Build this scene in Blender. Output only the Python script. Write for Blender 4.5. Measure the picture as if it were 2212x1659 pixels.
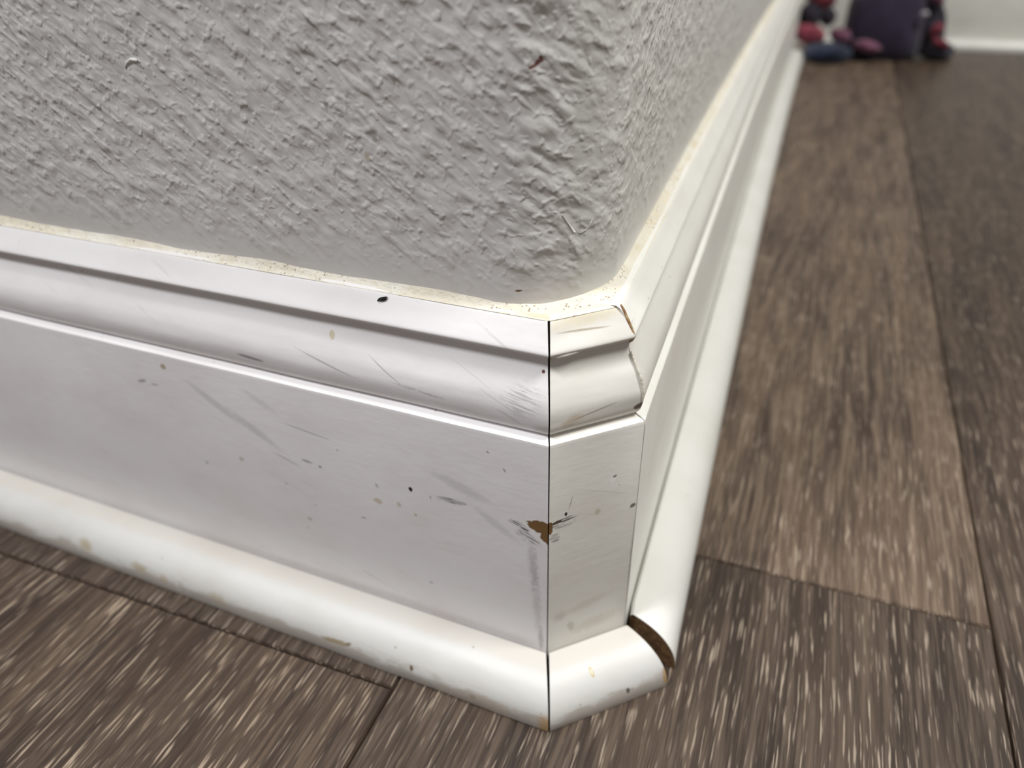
import bpy, bmesh, math, random
from mathutils import Vector, Matrix, noise

sc = bpy.context.scene
for o in list(bpy.data.objects):
    bpy.data.objects.remove(o)
MM = 0.001

# ------------------------------------------------------------------ camera
CAM = Vector((35.12, -100.0, 157.7)) * MM
YAW, PITCH, ROLL, FPX = 0.40181, 0.58839, -0.02529, 1539.0
cy, sy, cp, sp = math.cos(YAW), math.sin(YAW), math.cos(PITCH), math.sin(PITCH)
fw = Vector((-sy * cp, cy * cp, -sp))
rt = Vector((cy, sy, 0))
up = rt.cross(fw)
cr, sr = math.cos(ROLL), math.sin(ROLL)
r2 = rt * cr + up * sr
u2 = up * cr - rt * sr
cd = bpy.data.cameras.new('camera')
cam = bpy.data.objects.new('camera', cd)
sc.collection.objects.link(cam)
m = Matrix((r2, u2, -fw)).transposed().to_4x4()
m.translation = CAM
cam.matrix_world = m
cd.sensor_fit = 'HORIZONTAL'
cd.sensor_width = 36.0
cd.lens = 36.0 * FPX / 2212.0
cd.clip_start = 0.005
cd.clip_end = 50
cd.dof.use_dof = True
cd.dof.focus_distance = 0.137
cd.dof.aperture_fstop = 11.5
sc.camera = cam

# ------------------------------------------------------------------ light
w = bpy.data.worlds.new('room_light')
sc.world = w
w.use_nodes = True
bg = w.node_tree.nodes['Background']
bg.inputs[0].default_value = (1.0, 0.985, 0.97, 1)
bg.inputs[1].default_value = 0.19


def area(name, loc, target, size, power, col=(1, 1, 1)):
    l = bpy.data.lights.new(name, 'AREA')
    l.shape = 'DISK'
    l.size = size
    l.energy = power
    l.color = col
    o = bpy.data.objects.new(name, l)
    sc.collection.objects.link(o)
    o.location = loc
    o.rotation_euler = (Vector(target) - Vector(loc)).to_track_quat('-Z', 'Y').to_euler()
    return o


area('ceiling_lamp', (1.20, 0.20, 2.40), (1.20, 0.20, 0), 0.7, 62, (1, 0.99, 0.95))
area('ceiling_lamp', (-0.75, -0.90, 2.40), (-0.75, -0.90, 0), 0.5, 56, (0.97, 0.975, 1.0))

vs = sc.view_settings
vs.view_transform = 'Standard'
vs.look = 'None'
vs.gamma = 1
vs.use_curve_mapping = False
vs.exposure = -0.04
sc.display_settings.display_device = 'sRGB'


# ------------------------------------------------------------------ helpers
def s2l(c):
    return tuple((v / 255 / 12.92) if v / 255 <= 0.04045 else ((v / 255 + 0.055) / 1.055) ** 2.4 for v in c) + (1,)


class NT:
    """small helper around a material node tree"""

    def __init__(self, name):
        self.mat = bpy.data.materials.new(name)
        self.mat.use_nodes = True
        self.t = self.mat.node_tree
        self.b = self.t.nodes['Principled BSDF']
        self.co = self.t.nodes.new('ShaderNodeTexCoord').outputs['Object']

    def n(self, kind, **kw):
        nd = self.t.nodes.new(kind)
        for k, v in kw.items():
            setattr(nd, k, v)
        return nd

    def link(self, a, b):
        self.t.links.new(a, b)

    def setin(self, nd, i, v):
        if isinstance(v, bpy.types.NodeSocket):
            self.link(v, nd.inputs[i])
        else:
            nd.inputs[i].default_value = v

    def mapping(self, loc=(0, 0, 0), rot=(0, 0, 0), scale=(1, 1, 1), typ='POINT', co=None):
        nd = self.n('ShaderNodeMapping', vector_type=typ)
        self.link(co or self.co, nd.inputs[0])
        nd.inputs[1].default_value = loc
        nd.inputs[2].default_value = rot
        nd.inputs[3].default_value = scale
        return nd.outputs[0]

    def noise(self, co, scale, detail=2, rough=0.5, dist=0.0):
        nd = self.n('ShaderNodeTexNoise')
        self.link(co, nd.inputs['Vector'])
        nd.inputs['Scale'].default_value = scale
        nd.inputs['Detail'].default_value = detail
        nd.inputs['Roughness'].default_value = rough
        nd.inputs['Distortion'].default_value = dist
        return nd.outputs[0]

    def math(self, op, a, b=0.0, c=0.0, clamp=False):
        nd = self.n('ShaderNodeMath', operation=op, use_clamp=clamp)
        self.setin(nd, 0, a)
        self.setin(nd, 1, b)
        self.setin(nd, 2, c)
        return nd.outputs[0]

    def ramp(self, v, a, b, lo=0.0, hi=1.0):
        nd = self.n('ShaderNodeMapRange', interpolation_type='SMOOTHSTEP')
        self.setin(nd, 0, v)
        nd.inputs[1].default_value = a
        nd.inputs[2].default_value = b
        nd.inputs[3].default_value = lo
        nd.inputs[4].default_value = hi
        return nd.outputs[0]

    def mix(self, f, a, b):
        nd = self.n('ShaderNodeMix', data_type='RGBA')
        self.setin(nd, 0, f)
        self.setin(nd, 6, a)
        self.setin(nd, 7, b)
        return nd.outputs[2]

    def bump(self, h, dist, strength=1.0, prev=None):
        nd = self.n('ShaderNodeBump')
        nd.inputs['Strength'].default_value = strength
        nd.inputs['Distance'].default_value = dist
        self.link(h, nd.inputs['Height'])
        if prev is not None:
            self.link(prev, nd.inputs['Normal'])
        return nd.outputs[0]

    def marks(self, col, lst, fine=None):
        """stains, scuffs, chips and a painted bounce-light tint: (x, z, rx, rz, angle_deg, sRGB, alpha, softness, wobble, streaky) in mm, in the x-z plane"""
        if fine is None:
            fine = self.noise(self.co, 900, 3, 0.6)
        strk = {}
        for (x, z, rx, rz, ang, c, al, soft, wob, st) in lst:
            v = self.mapping((x * MM, 0, z * MM), (0, -math.radians(ang), 0), (rx * MM, 1e5, rz * MM), 'TEXTURE')
            ln = self.n('ShaderNodeVectorMath', operation='LENGTH')
            self.link(v, ln.inputs[0])
            d = ln.outputs['Value']
            if wob:
                d = self.math('MULTIPLY_ADD', self.math('SUBTRACT', fine, 0.5), wob, d)
            f = self.ramp(d, 1.0, 1.0 - soft, 0.0, al)
            if st:
                if ang not in strk:
                    sv = self.mapping((0, 0, 0), (0, -math.radians(ang), 0), (1 / 60, 1, 1 / 900), 'TEXTURE')
                    strk[ang] = self.ramp(self.noise(sv, 3.0, 3, 0.65), 0.46, 0.58)
                f = self.math('MULTIPLY', f, strk[ang])
            col = self.mix(f, col, s2l(c))
        return col


def mesh_obj(name, verts, faces, mat, parent=None, smooth_angle=None):
    me = bpy.data.meshes.new(name)
    me.from_pydata(verts, [], faces)
    me.update()
    bm = bmesh.new()
    bm.from_mesh(me)
    bmesh.ops.recalc_face_normals(bm, faces=bm.faces)
    bm.to_mesh(me)
    bm.free()
    me.materials.append(mat)
    if smooth_angle is not None:
        me.shade_smooth()
        me.set_sharp_from_angle(angle=math.radians(smooth_angle))
    o = bpy.data.objects.new(name, me)
    sc.collection.objects.link(o)
    if parent is not None:
        o.parent = parent
    return o


def structure(o, label, cat):
    o['kind'] = 'structure'
    o['label'] = label
    o['category'] = cat
    return o


def catmull(pts, n):
    out = []
    P = [pts[0]] + list(pts) + [pts[-1]]
    for i in range(1, len(P) - 2):
        a, b, c, d = P[i - 1], P[i], P[i + 1], P[i + 2]
        for k in range(n):
            t = k / n
            out.append(tuple(0.5 * (2 * b[j] + (c[j] - a[j]) * t + (2 * a[j] - 5 * b[j] + 4 * c[j] - d[j]) * t * t
                                    + (3 * b[j] - a[j] - 3 * c[j] + d[j]) * t ** 3) for j in range(2)))
    out.append(pts[-1])
    return out


def sweep(name, path, prof, mat, parent=None, angle=28, jitter=None, endmat=None):
    """path: list of (x, y, mx, my) in mm, (mx,my) inward offset for 1 mm depth; prof: closed list of (depth, z)"""
    verts, faces = [], []
    n = len(prof)
    for i, (x, y, mx, my) in enumerate(path):
        for j, (d, z) in enumerate(prof):
            if jitter:
                dd, dz = jitter(i, j, x, y, d, z)
                d, z = d + dd, z + dz
            verts.append(((x + mx * d) * MM, (y + my * d) * MM, z * MM))
    for i in range(len(path) - 1):
        for j in range(n):
            k = (j + 1) % n
            faces.append((i * n + j, i * n + k, (i + 1) * n + k, (i + 1) * n + j))
    faces.append(tuple(range(n)))
    faces.append(tuple(range((len(path) - 1) * n, len(path) * n))[::-1])
    o = mesh_obj(name, verts, faces, mat, parent, angle)
    if endmat is not None:
        o.data.materials.append(endmat)
        o.data.polygons[len(faces) - 2].material_index = 1
        o.data.polygons[len(faces) - 1].material_index = 1
    return o


# ------------------------------------------------------------------ plan of the corner (mm)
P2 = (15.1, 14.3)
T8 = math.tan(math.pi / 8)
A_R, K_R = -0.04158, 1.737e-5
END_S = 868.0


def xr(s):
    return P2[0] + A_R * s + K_R * s * s


def right_path(s0, s1, n, first_mitre=True, last_mitre=False, gap=0.0):
    out = []
    for i in range(n + 1):
        s = s0 + (s1 - s0) * (i / n) ** 1.6
        sl = A_R + 2 * K_R * s
        L = math.hypot(1, sl)
        mx, my = -1 / L, sl / L
        if i == 0 and first_mitre:
            mx, my = -1.0, T8
        if i == n and last_mitre:
            mx, my = -1.0, -1.0
        out.append((xr(s), P2[1] + s + gap, mx, my))
    return out


# ------------------------------------------------------------------ materials
def wall_material(name, base, marks=()):
    k = NT(name)
    # hand-trowelled orange peel: streaky ridges on the slant, blobs, and fine grit
    r = math.radians(40)
    a = k.mapping((0.3, 0.1, 0.2), (0, r, 0), (1.9, 1.9, 1), 'TEXTURE')
    warp = k.noise(k.co, 160, 2)
    n1 = k.noise(a, 270, 1.5, 0.45, 0.15)
    n2 = k.noise(a, 520, 1.2, 0.45, 0.1)
    n3 = k.noise(k.mapping((0.7, 0, 0.3)), 640, 1, 0.4)
    patch = k.ramp(k.noise(k.mapping((0.11, 0.2, 0.3)), 45, 2), 0.35, 0.65, 0.45, 1.0)
    h = k.math('ADD', k.math('MULTIPLY', k.ramp(n1, 0.36, 0.74), 1.0),
               k.math('MULTIPLY', k.math('MULTIPLY', k.ramp(n2, 0.42, 0.76), 0.75), patch))
    h = k.math('ADD', h, k.math('MULTIPLY', k.ramp(n3, 0.50, 0.85), 0.5))
    h = k.math('ADD', h, k.math('MULTIPLY', warp, 0.35))
    # smoother where caulk was wiped along the bottom of the wall
    sep = k.n('ShaderNodeSeparateXYZ')
    k.link(k.co, sep.inputs[0])
    zz = k.ramp(k.math('MULTIPLY_ADD', warp, 0.012, sep.outputs[2]), 0.103, 0.116, 0.12, 1.0)
    h = k.math('MULTIPLY', h, zz)
    k.link(k.bump(h, 0.00033, 1.0), k.b.inputs['Normal'])
    tone = k.noise(k.co, 28, 3)
    col = k.mix(k.ramp(tone, 0.3, 0.7), s2l(base), s2l(tuple(v - 5 for v in base)))
    col = k.marks(col, marks)
    k.link(col, k.b.inputs['Base Color'])
    k.b.inputs['Roughness'].default_value = 0.34
    k.b.inputs['Specular IOR Level'].default_value = 0.5
    return k.mat


def paint_material(name, base, marks=(), brush=0.25, rough=0.33, dirt_foot=False, scratches=True):
    k = NT(name)
    fine = k.noise(k.co, 900, 3, 0.6)
    soft = k.noise(k.mapping((0.2, 0.5, 0.1), scale=(1, 1, 2)), 42, 3, 0.6)
    col = k.mix(k.ramp(soft, 0.35, 0.75), s2l(base), s2l((base[0] - 7, base[1] - 8, base[2] - 9)))
    # pepper of tiny specks
    vo = k.n('ShaderNodeTexVoronoi')
    k.link(k.co, vo.inputs['Vector'])
    vo.inputs['Scale'].default_value = 330
    sp_ = k.ramp(vo.outputs['Distance'], 0.13, 0.05)
    keep = k.ramp(k.noise(k.mapping((0.9, 0.4, 0.2)), 230, 1), 0.62, 0.66)
    col = k.mix(k.math('MULTIPLY', k.math('MULTIPLY', sp_, keep), 0.55), col, s2l((96, 84, 72)))
    if scratches:
        sv = k.mapping((0, 0, 0), (0, math.radians(24), 0), (1, 1, 1 / 26), 'TEXTURE')
        s_ = k.ramp(k.noise(sv, 34, 2, 0.6, 0.3), 0.655, 0.70, 0, 1)
        s_ = k.math('MULTIPLY', s_, k.ramp(k.noise(k.mapping((0.33, 0.1, 0.7)), 36, 1), 0.5, 0.62))
        col = k.mix(k.math('MULTIPLY', s_, 0.22), col, s2l((120, 116, 118)))
    if dirt_foot:
        sep = k.n('ShaderNodeSeparateXYZ')
        k.link(k.co, sep.inputs[0])
        dn = k.noise(k.mapping(scale=(1, 1, 3)), 70, 4, 0.65)
        lim = k.math('MULTIPLY_ADD', dn, 0.014, -0.0022)
        f = k.ramp(k.math('SUBTRACT', lim, sep.outputs[2]), -0.0004, 0.0022)
        col = k.mix(k.math('MULTIPLY', f, 0.55), col, s2l((150, 136, 122)))
        # grimy line where it meets the board
        g = k.ramp(k.math('ADD', sep.outputs[2], k.math('MULTIPLY', dn, 0.0008)), 0.0106, 0.0112)
        col = k.mix(k.math('MULTIPLY', g, 0.2), col, s2l((196, 176, 150)))
    col = k.marks(col, marks, fine)
    k.link(col, k.b.inputs['Base Color'])
    b1 = k.bump(k.noise(k.mapping(scale=(0.25, 0.25, 1)), 800, 2), 0.00005 * brush * 4, 0.6)
    b2 = k.bump(k.noise(k.co, 240, 2), 0.00012 * brush * 4, 0.5, b1)
    k.link(b2, k.b.inputs['Normal'])
    k.b.inputs['Roughness'].default_value = rough
    k.b.inputs['Specular IOR Level'].default_value = 0.5
    return k.mat


WHITE = (243, 240, 240)
BROWN = (122, 92, 58)
GREY = (104, 102, 104)
TAN = (196, 180, 160)

wall_marks_left = [
    (-7.0, 137.4, 1.0, 0.35, 24, (122, 86, 78), 1.0, 0.25, 1.2, 0),
    (-5.9, 138.4, 0.35, 0.6, 10, (122, 86, 78), 1.0, 0.3, 1.0, 0),
    (-6.4, 137.9, 0.7, 0.4, 45, (122, 86, 78), 1.0, 0.25, 1.0, 0),
    (-9.7, 99.2, 0.7, 0.22, 4, (120, 92, 66), 1.0, 0.3, 0.8, 0),
    (-45.4, 129.7, 0.55, 1.1, 0, (158, 152, 132), 0.5, 0.3, 0.6, 0),
    (-45.4, 129.7, 0.42, 0.95, 0, (186, 184, 181), 0.6, 0.3, 0.6, 0),
    (-38.2, 121.2, 0.7, 1.2, 20, (178, 160, 122), 0.55, 0.5, 0.8, 0),
    (-36.2, 124.4, 0.6, 0.5, 0, (150, 126, 96), 0.5, 0.3, 0.4, 0),
    (-36.2, 124.8, 0.5, 0.5, 0, (186, 184, 181), 0.8, 0.3, 0.3, 0),
    (-48, 106.5, 0.5, 0.3, 20, (160, 140, 120), 0.5, 0.5, 0.6, 0),
]
M_wall_l = wall_material('grey_wall_paint', (228, 225, 222), wall_marks_left)
M_wall_r = wall_material('grey_wall_paint_side', (226, 225, 220))  # same paint, the greener light on this side put into its colour

left_marks = [
    # flat face
    (-32.4, 51.4, 0.60, 0.75, 0, (44, 32, 22), 1.0, 0.35, 0.5, 0),
    (-32.3, 50.8, 0.35, 0.25, 0, (92, 68, 48), 0.9, 0.5, 0.3, 0),
    (-41.6, 44.8, 1.4, 1.0, -8, (204, 186, 164), 0.75, 0.35, 0.9, 0),
    (-36.0, 45.6, 0.7, 0.9, 0, (200, 184, 166), 0.65, 0.4, 0.8, 0),
    (-63.3, 31.5, 1.1, 0.8, 0, (184, 168, 146), 0.6, 0.6, 0.8, 0),
    (-31.9, 43.8, 0.5, 0.55, 20, (160, 186, 120), 0.8, 0.5, 0.8, 0),
    (-46.6, 37.8, 0.9, 0.35, -6, (122, 122, 126), 0.7, 0.7, 0.5, 0),
    (-22.4, 51.3, 4.4, 0.85, 3, (92, 90, 92), 0.8, 0.35, 0.5, 1),
    (-21.0, 51.2, 3.0, 0.6, 3, (120, 118, 120), 0.5, 0.7, 0.5, 0),
    (-27.5, 50.6, 0.22, 0.7, 12, (128, 126, 128), 0.7, 0.5, 0.4, 0),
    (-41.3, 49.6, 0.5, 0.9, 18, (150, 147, 148), 0.6, 0.6, 0.6, 0),
    (-20, 56, 10, 2.0, -18, (182, 179, 178), 0.36, 0.7, 0.5, 0),
    (-12, 48, 9, 1.6, -34, (178, 175, 176), 0.32, 0.8, 0.5, 0),
    (-84, 62, 11, 1.6, -34, (170, 166, 170), 0.36, 0.7, 0.5, 0),
    (-74, 57, 11, 1.8, -32, (172, 168, 172), 0.36, 0.7, 0.5, 0),
    (-70, 66, 7, 1.5, -28, (176, 173, 176), 0.27, 0.8, 0.5, 0),
    (-66, 50, 6, 0.6, -18, (150, 146, 150), 0.35, 0.8, 0.4, 0),
    (-60, 51.2, 2.0, 0.4, -5, (128, 124, 128), 0.8, 0.6, 0.4, 0),
    (-56.4, 50.6, 0.7, 0.55, 0, (138, 134, 134), 0.8, 0.6, 0.6, 0),
    (-58, 60.5, 9, 0.28, -7, (150, 142, 168), 0.6, 0.7, 0.3, 0),
    (-97.0, 69.3, 1.1, 0.9, 40, (170, 150, 124), 0.8, 0.4, 0.7, 0),
    (-106, 63.2, 2.2, 0.6, 18, (150, 146, 148), 0.7, 0.6, 0.6, 0),
    (-102, 63.0, 1.6, 0.4, 6, (156, 152, 154), 0.6, 0.6, 0.6, 0),
    (-80.6, 45.8, 0.9, 0.9, 0, (178, 168, 150), 0.6, 0.5, 0.7, 0),
    (-93, 41, 0.7, 0.8, 0, (172, 178, 152), 0.6, 0.6, 0.6, 0),
    (-30, 22.0, 0.7, 0.6, 0, (170, 168, 168), 0.6, 0.6, 0.6, 0),
    (-13, 67.5, 0.45, 0.3, -30, (130, 122, 112), 0.7, 0.5, 0.5, 0),
    (-9.5, 63.8, 0.3, 0.7, 30, (166, 150, 128), 0.7, 0.4, 0.5, 0),
    # chipped corner: bare brown board, black scuffs around and below
    (-6.6, 49.6, 3.0, 1.1, -16, (52, 52, 52), 0.9, 0.3, 0.6, 1),
    (-4.6, 46.6, 3.6, 1.7, -28, (66, 66, 66), 0.8, 0.4, 0.9, 1),
    (-1.6, 50.6, 4.3, 2.3, -4, (240, 237, 232), 1.0, 0.15, 0.7, 0),
    (-1.0, 50.6, 3.9, 1.9, -4, BROWN, 1.0, 0.12, 0.7, 0),
    (-0.2, 48.6, 1.7, 2.6, 12, BROWN, 1.0, 0.12, 0.8, 0),
    (-3.4, 38, 1.6, 9.5, 4, (128, 122, 122), 0.38, 0.8, 1.4, 0),
    (-2.6, 26, 1.5, 14, 3, (140, 134, 134), 0.3, 0.9, 1.4, 0),
    (-1.6, 14, 1.0, 6, 2, (122, 112, 112), 0.45, 0.8, 1.2, 0),
    (-45, 11.5, 90, 2.2, 0, (206, 192, 186), 0.3, 0.9, 0.8, 0),  # pinkish light bounced off the moulding, painted along the foot of the face
    # moulding
    (-2.9, 86.2, 0.42, 0.42, 0, (112, 76, 74), 1.0, 0.4, 0.3, 0),
    (-49.2, 85.2, 0.75, 1.1, 24, (216, 206, 182), 1.0, 0.3, 0.4, 0),
    (-70, 76.9, 4.5, 0.5, -4, (132, 128, 130), 0.75, 0.5, 0.5, 0),
    (-28, 78, 7.0, 0.55, -6, (142, 138, 140), 0.7, 0.6, 0.6, 1),
    (-50, 79.5, 10, 0.3, -14, (160, 154, 156), 0.6, 0.7, 0.4, 0),
    (-36, 80.8, 6, 0.22, -30, (160, 152, 152), 0.6, 0.7, 0.4, 0),
    (-6, 80.5, 5.5, 4.5, -10, (168, 162, 166), 0.55, 0.7, 0.6, 1),
    (-1.5, 75, 3, 2, 0, (188, 178, 168), 0.5, 0.8, 0.8, 0),
    (-5, 95.6, 8, 0.5, 0, (214, 190, 150), 0.7, 0.8, 0.8, 0),
]
M_base_l = paint_material('white_trim_paint', WHITE, left_marks)

# chamfer: object x runs along the piece from the near joint
corner_marks = [
    (0.3, 50.8, 0.75, 1.9, 0, BROWN, 1.0, 0.15, 0.8, 0),
    (1.8, 52.0, 1.3, 0.5, 12, (70, 52, 36), 0.95, 0.3, 0.8, 0),
    (3.6, 51.4, 3.2, 1.7, 10, (60, 58, 56), 0.85, 0.35, 0.7, 1),
    (1.6, 47.6, 1.4, 1.6, 4, (72, 70, 70), 0.8, 0.4, 0.7, 1),
    (3.9, 53.6, 0.38, 0.7, 0, (36, 34, 32), 1.0, 0.4, 0.6, 0),
    (4.9, 56.4, 0.16, 2.4, -14, (110, 106, 104), 0.6, 0.6, 0.5, 0),
    (14.4, 59.2, 0.7, 0.8, -20, (246, 244, 240), 1.0, 0.4, 0.6, 0),
    (14.8, 60.3, 0.6, 0.35, 20, (112, 108, 106), 0.9, 0.4, 0.6, 0),
    (19.8, 50.4, 0.9, 0.7, 25, (104, 96, 92), 0.9, 0.4, 0.6, 0),
    (11.3, 51.6, 0.9, 1.1, 0, (198, 190, 166), 0.7, 0.5, 0.6, 0),
    (20.7, 32, 0.5, 18, 0, (128, 118, 110), 0.6, 0.8, 0.8, 0),
    (3, 21.5, 2.4, 2.2, 20, (168, 156, 148), 0.35, 0.8, 0.8, 0),
    (12, 15.5, 9, 3.0, 8, (190, 174, 152), 0.35, 0.8, 1.0, 0),
    (6, 16.8, 1.2, 2.2, 10, (152, 136, 112), 0.4, 0.6, 0.8, 0),
    (10, 23, 9, 2.0, 12, (190, 182, 170), 0.35, 0.8, 0.8, 0),
    (11, 95.2, 12, 2.2, 4, (226, 214, 182), 0.6, 0.7, 1.0, 0),
    (20.6, 89.5, 1.2, 1.8, 0, (118, 84, 66), 0.85, 0.5, 0.8, 0),
    (19.6, 76.0, 1.4, 0.8, 20, (96, 78, 66), 0.9, 0.4, 0.7, 0),
    (5.2, 76.6, 3.0, 1.4, 18, (214, 200, 176), 0.7, 0.6, 0.9, 0),
    (10, 77.5, 7, 0.25, 10, (150, 138, 124), 0.6, 0.6, 0.5, 0),
    (9, 93.0, 7, 0.25, -3, (150, 132, 100), 0.6, 0.6, 0.5, 0),
]
M_base_c = paint_material('white_trim_paint_brushed', (238, 235, 228), corner_marks, brush=0.22)
M_base_r = paint_material('white_trim_paint_side', (243, 242, 236), scratches=False)
shoe_l_marks = [
    (-139, 5.5, 3.5, 2.2, -8, (168, 152, 118), 0.7, 0.7, 0.9, 0),
    (-118, 4.6, 4, 2.0, -8, (164, 150, 120), 0.65, 0.7, 0.9, 0),
    (-109, 4.0, 2.2, 1.8, -8, (172, 154, 128), 0.6, 0.7, 0.9, 0),
    (-90, 4.0, 4.5, 2.0, -8, (168, 154, 128), 0.6, 0.7, 0.9, 0),
    (-52.5, 4.2, 5.0, 0.9, 4, (150, 134, 104), 0.85, 0.5, 0.8, 0),
    (-48.5, 4.8, 1.2, 0.5, 20, (120, 104, 78), 0.85, 0.5, 0.6, 0),
    (-30.5, 4.6, 0.7, 1.0, 10, (106, 88, 66), 0.95, 0.5, 0.6, 0),
    (-14, 3.0, 1.2, 0.9, 0, (134, 110, 84), 0.7, 0.6, 0.8, 0),
    (-11, 2.2, 14, 2.6, 0, (172, 160, 146), 0.6, 0.6, 1.0, 0),
    (5.2, 0.2, 3.2, 6.6, 14, (170, 138, 96), 0.9, 0.6, 0.6, 0),
]
M_shoe_l = paint_material('white_shoe_paint', (204, 203, 199), shoe_l_marks, rough=0.46, dirt_foot=True, scratches=False)
shoe_c_marks = [
    (7.6, 9.3, 0.55, 0.8, 10, (186, 168, 118), 0.85, 0.4, 0.5, 0),
    (7.6, 9.4, 0.28, 0.4, 10, (226, 216, 186), 0.9, 0.4, 0.4, 0),
    (15.2, 4.0, 0.7, 1.0, 10, (84, 78, 68), 0.9, 0.5, 0.8, 0),
    (25.6, 4, 1.2, 3.5, 0, (176, 142, 96), 0.85, 0.5, 0.8, 0),
]
M_shoe_c = paint_material('white_shoe_paint_corner', (204, 203, 199), shoe_c_marks, rough=0.46, dirt_foot=True, scratches=False)
M_shoe_r = paint_material('white_shoe_paint_side', (222, 222, 217), rough=0.36, scratches=False)


def plain(name, c1, c2, scale, rough, bump=0.0, bscale=None, spec=0.3, sheen=0.0):
    k = NT(name)
    f = k.ramp(k.noise(k.co, scale, 4, 0.6), 0.35, 0.65)
    k.link(k.mix(f, s2l(c1), s2l(c2)), k.b.inputs['Base Color'])
    k.b.inputs['Roughness'].default_value = rough
    k.b.inputs['Specular IOR Level'].default_value = spec
    if sheen:
        k.b.inputs['Sheen Weight'].default_value = sheen
    if bump:
        k.link(k.bump(k.noise(k.co, bscale or scale * 3, 3), bump), k.b.inputs['Normal'])
    return k.mat


M_raw = plain('raw_fibreboard', (120, 92, 60), (84, 62, 42), 500, 0.85, 0.0002)
M_under = plain('dark_subfloor', (40, 34, 30), (30, 26, 22), 60, 0.9)


def caulk_material():
    k = NT('aged_caulk')
    n = k.noise(k.co, 120, 3, 0.6)
    col = k.mix(k.ramp(n, 0.35, 0.65), s2l((230, 226, 212)), s2l((222, 214, 194)))
    vo = k.n('ShaderNodeTexVoronoi')
    k.link(k.mapping(scale=(1, 1, 1)), vo.inputs['Vector'])
    vo.inputs['Scale'].default_value = 1500
    sp_ = k.ramp(vo.outputs['Distance'], 0.42, 0.2)
    keep = k.math('MULTIPLY', k.ramp(k.noise(k.mapping((0.3, 0.2, 0)), 700, 2), 0.48, 0.56),
                  k.ramp(k.noise(k.mapping((0.7, 0.2, 0)), 60, 2), 0.36, 0.54))
    col = k.mix(k.math('MULTIPLY', k.math('MULTIPLY', sp_, keep), 0.8), col, s2l((116, 92, 62)))
    orange = k.ramp(k.noise(k.mapping((0.1, 0.9, 0)), 90, 3), 0.55, 0.72)
    col = k.mix(k.math('MULTIPLY', orange, 0.22), col, s2l((222, 190, 144)))
    k.link(col, k.b.inputs['Base Color'])
    k.link(k.bump(k.noise(k.co, 600, 3), 0.0004), k.b.inputs['Normal'])
    k.b.inputs['Roughness'].default_value = 0.6
    return k.mat


M_caulk = caulk_material()


def floor_material():
    k = NT('dark_oak_plank')
    oi = k.n('ShaderNodeObjectInfo')
    off = k.n('ShaderNodeCombineXYZ')
    k.link(k.math('MULTIPLY', oi.outputs['Random'], 7.3), off.inputs[0])
    k.link(k.math('MULTIPLY', oi.outputs['Random'], 3.1), off.inputs[1])
    ad = k.n('ShaderNodeVectorMath', operation='ADD')
    k.link(k.co, ad.inputs[0])
    k.link(off.outputs[0], ad.inputs[1])
    # cathedral warp: the grain wanders sideways slowly
    wn = k.n('ShaderNodeTexNoise')
    k.link(k.mapping(scale=(1, 0.35, 1), co=ad.outputs[0]), wn.inputs['Vector'])
    wn.inputs['Scale'].default_value = 20
    wn.inputs['Detail'].default_value = 1
    wsub = k.math('MULTIPLY', k.math('SUBTRACT', wn.outputs[0], 0.5), 0.008)
    wc = k.n('ShaderNodeCombineXYZ')
    k.link(wsub, wc.inputs[0])
    ad2 = k.n('ShaderNodeVectorMath', operation='ADD')
    k.link(ad.outputs[0], ad2.inputs[0])
    k.link(wc.outputs[0], ad2.inputs[1])
    g = ad2.outputs[0]
    broad = k.noise(k.mapping(scale=(1, 0.10, 1), co=g), 80, 4, 0.6)
    med = k.noise(k.mapping(scale=(1, 0.035, 1), co=g), 620, 3, 0.6)
    fine = k.noise(k.mapping((0.3, 0.7, 0), scale=(1, 0.045, 1), co=g), 1800, 2, 0.5)
    area_ = k.ramp(k.noise(k.mapping(scale=(1, 0.30, 1), co=g), 90, 2), 0.28, 0.56, 0.25, 1.0)
    col = k.mix(k.ramp(broad, 0.32, 0.68), s2l((42, 32, 26)), s2l((72, 59, 49)))
    col = k.mix(k.math('MULTIPLY', k.ramp(med, 0.44, 0.64), 0.55), col, s2l((100, 86, 74)))
    st = k.ramp(fine, 0.575, 0.68)
    stm = k.math('MULTIPLY', k.math('MULTIPLY', st, area_), oi.outputs['Alpha'])
    col = k.mix(k.math('MULTIPLY', stm, 0.8), col, s2l((184, 169, 153)))
    dk = k.ramp(k.noise(k.mapping((0.4, 0.1, 0), scale=(1, 0.04, 1), co=g), 900, 2), 0.58, 0.68)
    col = k.mix(k.math('MULTIPLY', dk, 0.6), col, s2l((40, 31, 25)))
    tint = k.n('ShaderNodeMix', data_type='RGBA', blend_type='MULTIPLY')
    tint.inputs[0].default_value = 1
    k.link(col, tint.inputs[6])
    k.link(oi.outputs['Color'], tint.inputs[7])
    k.link(tint.outputs[2], k.b.inputs['Base Color'])
    h = k.math('ADD', k.math('MULTIPLY', fine, 0.8), k.math('MULTIPLY', med, 0.5))
    k.link(k.bump(h, 0.0004, 0.8), k.b.inputs['Normal'])
    k.b.inputs['Roughness'].default_value = 0.42
    k.b.inputs['Specular IOR Level'].default_value = 0.35
    return k.mat


M_floor = floor_material()

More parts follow.
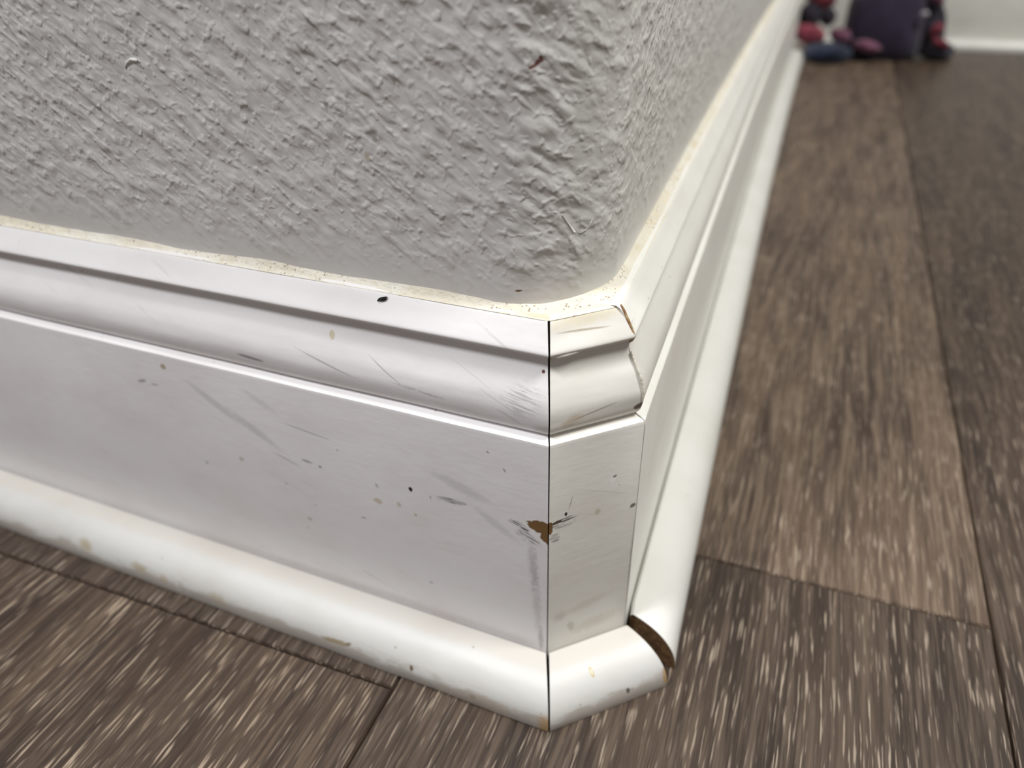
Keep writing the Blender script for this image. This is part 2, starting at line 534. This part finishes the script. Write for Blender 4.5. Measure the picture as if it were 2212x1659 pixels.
# ------------------------------------------------------------------ floor: one object per plank
floor = mesh_obj('floor', [(-1.2, -1.2, -0.006), (1.6, -1.2, -0.006), (1.6, 1.4, -0.006), (-1.2, 1.4, -0.006),
                           (-1.2, -1.2, -0.004), (1.6, -1.2, -0.004), (1.6, 1.4, -0.004), (-1.2, 1.4, -0.004)],
                 [(0, 1, 2, 3), (4, 5, 6, 7), (0, 1, 5, 4), (1, 2, 6, 5), (2, 3, 7, 6), (3, 0, 4, 7)], M_under)
structure(floor, 'dark brown wood-look plank floor around the wall corner', 'floor')

PW, X0 = 136.5, -34.0
SKEW = 0.030


def plank(x0, x1, y0, y1, tone, skew=SKEW):
    g, b, t = 0.18, 0.55, 4.0
    xm = (x0 + x1) / 2

    def ring(ins, z):
        return [(x0 + ins, y0 + ins + skew * (x0 - xm)), (x1 - ins, y0 + ins + skew * (x1 - xm)),
                (x1 - ins, y1 - ins + skew * (x1 - xm)), (x0 + ins, y1 - ins + skew * (x0 - xm))], z
    vs_, fs = [], []
    for ins, z in ((g, -t), (g, -b), (g + b * 0.8, 0.0)):
        pts, zz = ring(ins, z)
        vs_ += [(x * MM, y * MM, zz * MM) for x, y in pts]
    for r_ in range(2):
        for i in range(4):
            j = (i + 1) % 4
            fs.append((r_ * 4 + i, r_ * 4 + j, r_ * 4 + 4 + j, r_ * 4 + 4 + i))
    fs += [(0, 1, 2, 3), (8, 9, 10, 11)]
    o = mesh_obj('plank', vs_, fs, M_floor, floor)
    o.color = tone
    return o


random.seed(4)
joints = {-6: [310], -5: [-420], -4: [220], -3: [-90], -2: [380], -1: [-18.6], 0: [53.4], 1: [-330], 2: [420], 3: [-120],
          4: [250], 5: [-500], 6: [90], 7: [600], 8: [-200]}
for c in range(-6, 9):
    ys = [-1150] + joints[c] + [1350]
    for i in range(len(ys) - 1):
        v = random.uniform(0.92, 1.06)
        tone = (v, v, v, 0.7)
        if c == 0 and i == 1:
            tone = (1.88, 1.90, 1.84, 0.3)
        if c == 0 and i == 0:
            tone = (0.98, 0.97, 0.93, 0.75)
        if c == -1 and i == 0:
            tone = (0.98, 0.93, 0.86, 0.95)
        if c == 1:
            tone = (0.95, 0.92, 0.88, 0.6)
        plank(X0 + PW * c, X0 + PW * (c + 1), ys[i], ys[i + 1], tone)

# ------------------------------------------------------------------ baseboards
ogee_low = catmull([(2.4, 73.4), (1.7, 74.2), (1.2, 75.4), (1.0, 77.0), (1.1, 78.7), (1.65, 80.7), (2.6, 82.7), (3.65, 84.6), (4.5, 86.2),
                    (4.95, 87.5), (5.05, 88.8)], 5)
top_band = catmull([(4.5, 89.5), (3.85, 89.9), (3.8, 90.4), (4.4, 91.3), (5.5, 92.8), (6.7, 94.5), (7.35, 95.3), (8.0, 95.7)], 4)
PROF = [(11.5, 0.4), (0.0, 0.4), (0.0, 30.0), (0.0, 71.9), (0.15, 72.5), (0.5, 72.75), (2.0, 73.2)] + ogee_low + top_band + [(11.5, 95.7)]


def wob(seed, amp):
    def f(i, j, x, y, d, z):
        p = Vector((x * 0.05 + seed, y * 0.05, z * 0.3))
        return (noise.noise(p) * amp, noise.noise(p + Vector((9, 4, 2))) * amp) if z > 72 else (0, 0)
    return f


JG = 0.14     # half the joint gap
lx = [-900, -600, -400, -300, -240] + [-200 + 8 * i for i in range(25)]
lpath = [(x, 0, 0, 1) for x in lx] + [(-JG, 0, -T8, 1)]
bl = structure(sweep('baseboard_left', lpath, PROF, M_base_l, jitter=wob(1.3, 0.10)),
               'scuffed white moulded baseboard along the left wall', 'baseboard')

# corner piece, in its own frame so that x runs along it
CL = math.hypot(*P2)
CA = math.atan2(P2[1], P2[0])
n_c = 14
cpath = []
for i in range(n_c + 1):
    t = i / n_c
    ax = JG + (CL - 2 * JG) * t
    mx = T8 * (1 - t) + (-T8) * t if i in (0, n_c) else 0
    if 0 < i < n_c:
        mx = T8 * (1 - 2 * t)
    cpath.append((ax, 0, mx, 1))
bc = sweep('baseboard_corner', cpath, PROF, M_base_c, jitter=wob(5.1, 0.28))
bc.rotation_euler = (0, 0, CA)
structure(bc, 'short angled white baseboard piece wrapping the wall corner', 'baseboard')

rp = right_path(0.25, END_S, 40, True, True)
br = structure(sweep('baseboard_right', rp, PROF, M_base_r, jitter=wob(8.2, 0.10)),
               'white moulded baseboard receding along the right wall', 'baseboard')
ex, ey = rp[-1][0], rp[-1][1]
structure(sweep('baseboard_end', [(ex, ey, -1, -1), (ex - 200, ey, 0, -1), (ex - 900, ey, 0, -1)], PROF, M_base_r),
          'white baseboard turning behind the far end of the right wall', 'baseboard')

# ------------------------------------------------------------------ shoe mouldings
SHOE = [(-0.3, 0.15), (-13.1, 0.15), (-13.2, 1.0)]
for i in range(1, 17):
    a = math.pi / 2 * i / 16
    SHOE.append((-1.2 - 12.0 * math.cos(a) ** 0.92, 1.0 + 10.1 * math.sin(a) ** 0.92))
SHOE += [(-0.75, 10.7), (-0.35, 10.1)]


def shoewob(seed, amp):
    def f(i, j, x, y, d, z):
        return (noise.noise(Vector((x * 0.06 + seed, y * 0.06, z * 0.2))) * amp if d < -2 else 0, 0)
    return f


sl = [(x, 0, 0, 1) for x in lx] + [(-0.4, 0, -T8, 1)]
structure(sweep('trim_1', sl, SHOE, M_shoe_l, jitter=shoewob(2, 0.25), angle=40, endmat=M_raw),
          'dirty white quarter-round moulding at the foot of the left wall', 'moulding')
scp = [(0.45 + (CL - 0.9) * t, 0, T8 * (1 - 2 * t), 1) for t in [i / 10 for i in range(11)]]
so = sweep('trim_2', scp, SHOE, M_shoe_c, jitter=shoewob(4, 0.2), angle=40, endmat=M_raw)
so.rotation_euler = (0, 0, CA)
structure(so, 'short white quarter-round moulding piece across the wall corner', 'moulding')
srp = right_path(0, END_S, 40, False, True, gap=0.0)
x, y, mx, my = srp[0]
srp[0] = (x + 0.3, y + 3.2, -1.0, 0.30)
x, y, mx, my = srp[1]
srp = [srp[0]] + [p for p in srp[1:] if p[1] > srp[0][1] + 3]
structure(sweep('trim_3', srp, SHOE, M_shoe_r, angle=40, endmat=M_raw),
          'white quarter-round moulding along the right wall with an open gap at its near end', 'moulding')
structure(sweep('trim_4', [(ex, ey, -1, -1), (ex - 200, ey, 0, -1), (ex - 900, ey, 0, -1)], SHOE, M_shoe_r, angle=40),
          'white quarter-round moulding turning behind the end of the right wall', 'moulding')

# ------------------------------------------------------------------ walls with a bull-nosed corner
DW, RB = 9.0, 19.0
XRW = lambda s: xr(s) - 10.3
ccx, ccy = XRW(14.0) - RB, DW + RB
wl = [(-900, DW), (-500, DW), (-300, DW)] + [(-200 + 10 * i, DW) for i in range(18)]
wl = [p for p in wl if p[0] < ccx - 1]
arc = [(ccx + RB * math.sin(a), ccy - RB * math.cos(a)) for a in [math.pi / 2 * i / 32 for i in range(33)]]
wr = [(XRW(s), P2[1] + s) for s in [20 + 8 * i for i in range(12)] + [130, 160, 200, 260, 340, 440, 560, 700, END_S - 9]]
ZW0, ZW1 = 92.0, 2440.0


def wall(name, line, mat, back):
    """a solid wall: the visible face follows the line, the back closes the plan"""
    plan = line + back
    n = len(plan)
    zs = [ZW0, 100, 115, 150, 250, 600, ZW1]
    verts = [(x * MM, y * MM, z * MM) for z in zs for (x, y) in plan]
    faces = []
    for a in range(len(zs) - 1):
        for i in range(n):
            k_ = (i + 1) % n
            faces.append((a * n + i, a * n + k_, (a + 1) * n + k_, (a + 1) * n + i))
    faces.append(tuple(range(n)))
    faces.append(tuple(range((len(zs) - 1) * n, len(zs) * n)))
    return mesh_obj(name, verts, faces, mat, None, 40)


mid = len(arc) // 2
inner = (arc[mid][0] - 75, arc[mid][1] + 75)
wall_l = structure(wall('wall_left', wl + arc[:mid + 1], M_wall_l, [inner, (-900, inner[1])]),
                   'light grey textured wall on the left of the corner', 'wall')
wex, wey = wr[-1]
wall_r = structure(wall('wall_right', arc[mid:] + wr, M_wall_r, [(wex - 70, wey - 70), inner]),
                   'light grey textured wall receding on the right of the corner', 'wall')
structure(wall('wall_end', [(wex, wey), (wex - 100, wey), (wex - 880, wey)], M_wall_r, [(wex - 880, wey - 70), (wex - 70, wey - 70)]),
          'light grey wall face behind the far end of the right wall', 'wall')

# caulk bead between baseboard top and wall, following both lines
cin, cout = [], []
lin = [(-900, DW), (-500, DW), (-300, DW), (-240, DW)] + [(-200 + 3 * i, DW) for i in range(70)]
lin = [p for p in lin if p[0] < ccx - 0.5]
wall_line = lin + arc + [(XRW(s), P2[1] + s) for s in [20 + 4 * i for i in range(26)] + [130, 160, 200, 260, 340, 440, 560, 700, END_S - 9]]


def board_front(p, q):
    """point on the top edge of the baseboard facing wall point p"""
    x, y = p
    d0 = 7.25
    best = None
    nx, ny = q
    # intersect the outward ray with left, corner and right top-edge lines and take the nearest
    cands = []
    if abs(ny) > 1e-6:
        cands.append((d0 - y) / ny)
    n2 = (math.sin(CA), -math.cos(CA))
    den = n2[0] * nx + n2[1] * ny
    if abs(den) > 1e-6:
        cands.append((-d0 - (n2[0] * x + n2[1] * y)) / den)
    s = y - P2[1]
    if abs(nx) > 1e-6:
        cands.append((xr(s) - d0 - x) / nx)
    cands = [c for c in cands if c > 0]
    t = min(cands) if cands else 2
    return (x + nx * t, y + ny * t)


cv, cf = [], []
rng = random.Random(3)
for i, p in enumerate(wall_line):
    a = wall_line[max(i - 1, 0)]
    b = wall_line[min(i + 1, len(wall_line) - 1)]
    tx, ty = b[0] - a[0], b[1] - a[1]
    L = math.hypot(tx, ty)
    q = (ty / L, -tx / L)
    bx, by = board_front(p, q)
    hz = 97.0 + 0.8 * noise.noise(Vector((p[0] * 0.05, p[1] * 0.09, 3))) + 0.2 * noise.noise(Vector((p[0] * 0.3, p[1] * 0.3, 7)))
    for k_ in range(6):
        t = k_ / 5
        x = bx + (p[0] - bx) * t - q[0] * 0.12 * (t == 1)
        y = by + (p[1] - by) * t - q[1] * 0.12 * (t == 1)
        z = 95.36 + (hz - 95.36) * (0.35 * t + 0.65 * t ** 2.2)
        z += 0.12 * noise.noise(Vector((x * 0.8, y * 0.8, k_))) * (0 < k_ < 5)
        cv.append((x * MM, y * MM, z * MM))
for i in range(len(wall_line) - 1):
    for k_ in range(5):
        cf.append((i * 6 + k_, i * 6 + k_ + 1, (i + 1) * 6 + k_ + 1, (i + 1) * 6 + k_))
cau = mesh_obj('caulk_bead', cv, cf, M_caulk, wall_l, 60)
cau['label'] = 'yellowed cream caulk bead with dirt specks'
me = cau.data
if me.polygons[0].normal.z < 0:
    me.flip_normals()

# ------------------------------------------------------------------ far wall
FY = 1008.0
M_far = wall_material('far_wall_paint', (206, 203, 202))
fy0, fy1 = FY * MM + 0.0095, FY * MM + 0.11
fwall = mesh_obj('wall_back', [(x_, y_, z_) for z_ in (0.09, 2.44) for (x_, y_) in ((-1.1, fy0), (1.5, fy0), (1.5, fy1), (-1.1, fy1))],
                 [(0, 1, 2, 3), (4, 5, 6, 7), (0, 1, 5, 4), (1, 2, 6, 5), (2, 3, 7, 6), (3, 0, 4, 7)], M_far)
structure(fwall, 'blurred light grey wall at the back of the room', 'wall')
fp = [(-1100, FY, 0, 1), (200, FY, 0, 1), (1500, FY, 0, 1)]
structure(sweep('baseboard_back', fp, PROF, M_base_r), 'blurred white baseboard on the back wall behind the plush toy', 'baseboard')
structure(sweep('trim_5', fp, SHOE, M_shoe_r, angle=40), 'blurred white quarter-round moulding at the foot of the back wall', 'moulding')

# ------------------------------------------------------------------ small debris on the moulding
def fleck(name, loc, size, rot, mat, label, cat, seed):
    r_ = random.Random(seed)
    bm = bmesh.new()
    bmesh.ops.create_icosphere(bm, subdivisions=2, radius=1)
    for v in bm.verts:
        v.co *= 1 + 0.35 * noise.noise(v.co * 1.7 + Vector((seed, 0, 0)))
        v.co = Vector((v.co.x * size[0], v.co.y * size[1], v.co.z * size[2])) * MM
    me = bpy.data.meshes.new(name)
    bm.to_mesh(me)
    bm.free()
    me.materials.append(mat)
    o = bpy.data.objects.new(name, me)
    sc.collection.objects.link(o)
    o.location = Vector(loc) * MM
    o.rotation_euler = rot
    o['label'] = label
    o['category'] = cat
    return o


M_black = plain('black_crumb', (34, 38, 36), (20, 22, 22), 900, 0.5)

fleck('debris_crumb', (-37.3, 6.35, 94.4), (1.15, 0.4, 0.35), (0.6, -0.35, 0.1), M_black,
      'tiny black crumb lying on the sloped top edge of the left baseboard', 'crumb', 5)


def ridge(name, pts, rad, mat, parent, label=None):
    """a soft raised line: tapering tube through the points (mm, in the parent's frame)"""
    P = [Vector(p) for p in pts]
    verts, faces = [], []
    n = 8
    for i, p in enumerate(P):
        t = (P[min(i + 1, len(P) - 1)] - P[max(i - 1, 0)]).normalized()
        a = t.orthogonal().normalized()
        b = t.cross(a)
        e = i / (len(P) - 1)
        r_ = rad * (0.25 + 0.75 * math.sin(math.pi * min(max(e, 0.02), 0.98)) ** 0.5)
        for k_ in range(n):
            an = 2 * math.pi * k_ / n
            verts.append(tuple((p + (a * math.cos(an) + b * math.sin(an)) * r_) * MM))
    for i in range(len(P) - 1):
        for k_ in range(n):
            j = (k_ + 1) % n
            faces.append((i * n + k_, i * n + j, (i + 1) * n + j, (i + 1) * n + k_))
    faces.append(tuple(range(n)))
    faces.append(tuple(range((len(P) - 1) * n, len(P) * n)))
    o = mesh_obj(name, verts, faces, mat, parent, 80)
    if label:
        o['label'] = label
    return o


M_ridge = plain('wall_paint_smooth', (228, 225, 222), (222, 219, 216), 60, 0.42)
ridge('plaster_ridge', [(-90.6, 9.05, 133.6), (-89.9, 9.05, 134.6), (-88.6, 9.05, 135.2), (-87.2, 9.05, 135.2), (-86.4, 9.05, 134.6), (-86.0, 9.05, 133.9)],
      0.38, M_ridge, wall_l, 'crescent shaped dent edge in the paint')


def on_wall(x, z, lift=0.0):
    """a point on the left wall or its rounded edge"""
    if x <= ccx:
        return (x, DW - lift, z)
    a = math.asin(min(0.999, (x - ccx) / RB))
    return (ccx + (RB + lift) * math.sin(a), ccy - (RB + lift) * math.cos(a), z)


ridge('plaster_ridge', [on_wall(x, z, -0.1) for x, z in [(-5.2, 114.0), (-3.6, 113.9), (-2.6, 112.9), (-1.7, 111.2), (-1.0, 109.8), (-0.2, 109.2),
                                                        (0.6, 109.6), (1.2, 110.8), (1.7, 112.4)]], 0.24, M_ridge, wall_l, 'dried paint drip on the rounded wall corner')

# paint drips and a smear of glue on the angled corner piece (its own frame: x along the piece, y into the wall)
ridge('paint_drip', [(2.2, 4.35, 89.55), (3.4, 4.25, 89.5), (5.0, 4.2, 89.55), (6.8, 4.2, 89.65), (8.6, 4.25, 89.8)], 0.5, M_base_c, bc)
ridge('paint_drip', [(2.3, 4.95, 88.7), (3.0, 4.9, 88.6), (3.8, 4.9, 88.6), (4.6, 4.95, 88.7)], 0.35, M_base_c, bc)
M_glue = plain('brown_glue', (190, 164, 122), (134, 98, 66), 700, 0.4)
tend = CL - 0.1
ridge('glue_seam', [(tend - T8 * d, d, z) for d, z in [(7.4, 95.7), (6.6, 94.7), (5.6, 93.1), (4.6, 91.4), (4.0, 90.2), (4.4, 89.3), (4.9, 88.6)]], 0.32, M_glue, bc,
      'yellow brown glue line in the open corner joint')
ridge('glue_seam', [(tend - T8 * d, d, z) for d, z in [(4.4, 86.8), (3.3, 84.7), (2.2, 82.8), (1.4, 80.8), (0.95, 78.8), (0.9, 77.0)]], 0.3, M_caulk, bc)

# ------------------------------------------------------------------ plush toy
M_purple = plain('purple_plush', (50, 40, 66), (38, 29, 52), 60, 0.75, 0.002, 400, 0.3, 0.25)
M_dark = plain('charcoal_plush', (56, 52, 64), (40, 36, 46), 60, 0.85, 0.002, 400, 0.2, 0.2)
M_red = plain('raspberry_plush', (144, 58, 74), (100, 38, 54), 70, 0.85, 0.002, 400, 0.2, 0.3)
M_pink = plain('dusty_pink_plush', (132, 84, 106), (98, 58, 80), 70, 0.85, 0.002, 400, 0.2, 0.3)
M_navy = plain('navy_plush', (44, 54, 78), (30, 38, 58), 60, 0.85, 0.002, 400, 0.2, 0.2)
toy = bpy.data.objects.new('plush_toy', None)
sc.collection.objects.link(toy)
TOY = Vector((98, 925, 0))
toy.location = TOY * MM
toy['label'] = 'blurred dark purple plush toy with pink and navy limbs by the back wall'
toy['category'] = 'plush toy'


def lump(name, c, r, mat, rot=(0, 0, 0), wobble=0.12, seed=0, flat=None, parent=toy, taper=0.0, box=2.0):
    bm = bmesh.new()
    bmesh.ops.create_icosphere(bm, subdivisions=4, radius=1)
    R_ = Matrix.Rotation(rot[2], 3, 'Z') @ Matrix.Rotation(rot[1], 3, 'Y') @ Matrix.Rotation(rot[0], 3, 'X')
    for v in bm.verts:
        p = v.co.copy()
        p /= (abs(p.x) ** box + abs(p.y) ** box + abs(p.z) ** box) ** (1 / box)
        k_ = 1 + wobble * noise.noise(p * 1.8 + Vector((seed * 3.1, seed, 0)))
        tp = 1 + taper * p.z
        q_ = Vector((p.x * r[0] * tp, p.y * r[1] * tp, p.z * r[2])) * k_
        q_ = R_ @ q_ + Vector(c)
        if flat is not None and q_.z < flat:
            q_.z = flat + (q_.z - flat) * 0.05
        v.co = q_ * MM
    me = bpy.data.meshes.new(name)
    bm.to_mesh(me)
    bm.free()
    me.materials.append(mat)
    me.shade_smooth()
    o = bpy.data.objects.new(name, me)
    sc.collection.objects.link(o)
    o.parent = parent
    return o


lump('body', (-12, 12, 36), (44, 40, 52), M_purple, wobble=0.05, seed=1, flat=1, taper=-0.06, box=3.0)
lump('arm', (-94, -18, 46), (13, 12, 17), M_dark, (0, 0.25, 0), seed=2)
lump('arm', (31, 4, 36), (20, 16, 36), M_dark, (0, -0.38, 0), seed=3, flat=1)
lump('tuft', (-86, -16, 64), (17, 12, 13), M_red, (0, 0.3, 0), seed=4)
lump('cuff', (-92, -30, 26), (20, 14, 11), M_red, (0, 0.3, 0), seed=5)
lump('hand', (-75, -20, 44), (9, 8, 10), M_dark, (0, -0.4, 0), seed=6)
lump('foot', (-68, -48, 10), (27, 22, 11), M_navy, (0, 0, 0.12), seed=7, flat=1)
lump('frill', (-57, -30, 26), (13, 9, 8), M_pink, (0, 0.3, 0), seed=8)
lump('frill', (-27, -36, 17), (16, 8, 6), M_pink, (0, 0.15, 0), seed=9)
lump('foot', (50, 0, 9), (19, 18, 11), M_dark, (0, 0.1, 0), seed=10, flat=1)
lump('stripe', (43, -13, 33), (6, 4, 7), M_red, (0, 0.5, 0), seed=11)
lump('stripe', (50, -16, 20), (11, 4, 4), M_red, (0, 0.35, 0), seed=12)
lump('stripe', (33, -9, 66), (12, 8, 6), M_pink, (0, 0.6, 0), seed=13)
lump('button', (25, -25, 50), (4, 3, 3), plain('shiny_button', (190, 190, 196), (150, 150, 160), 300, 0.25), seed=14)
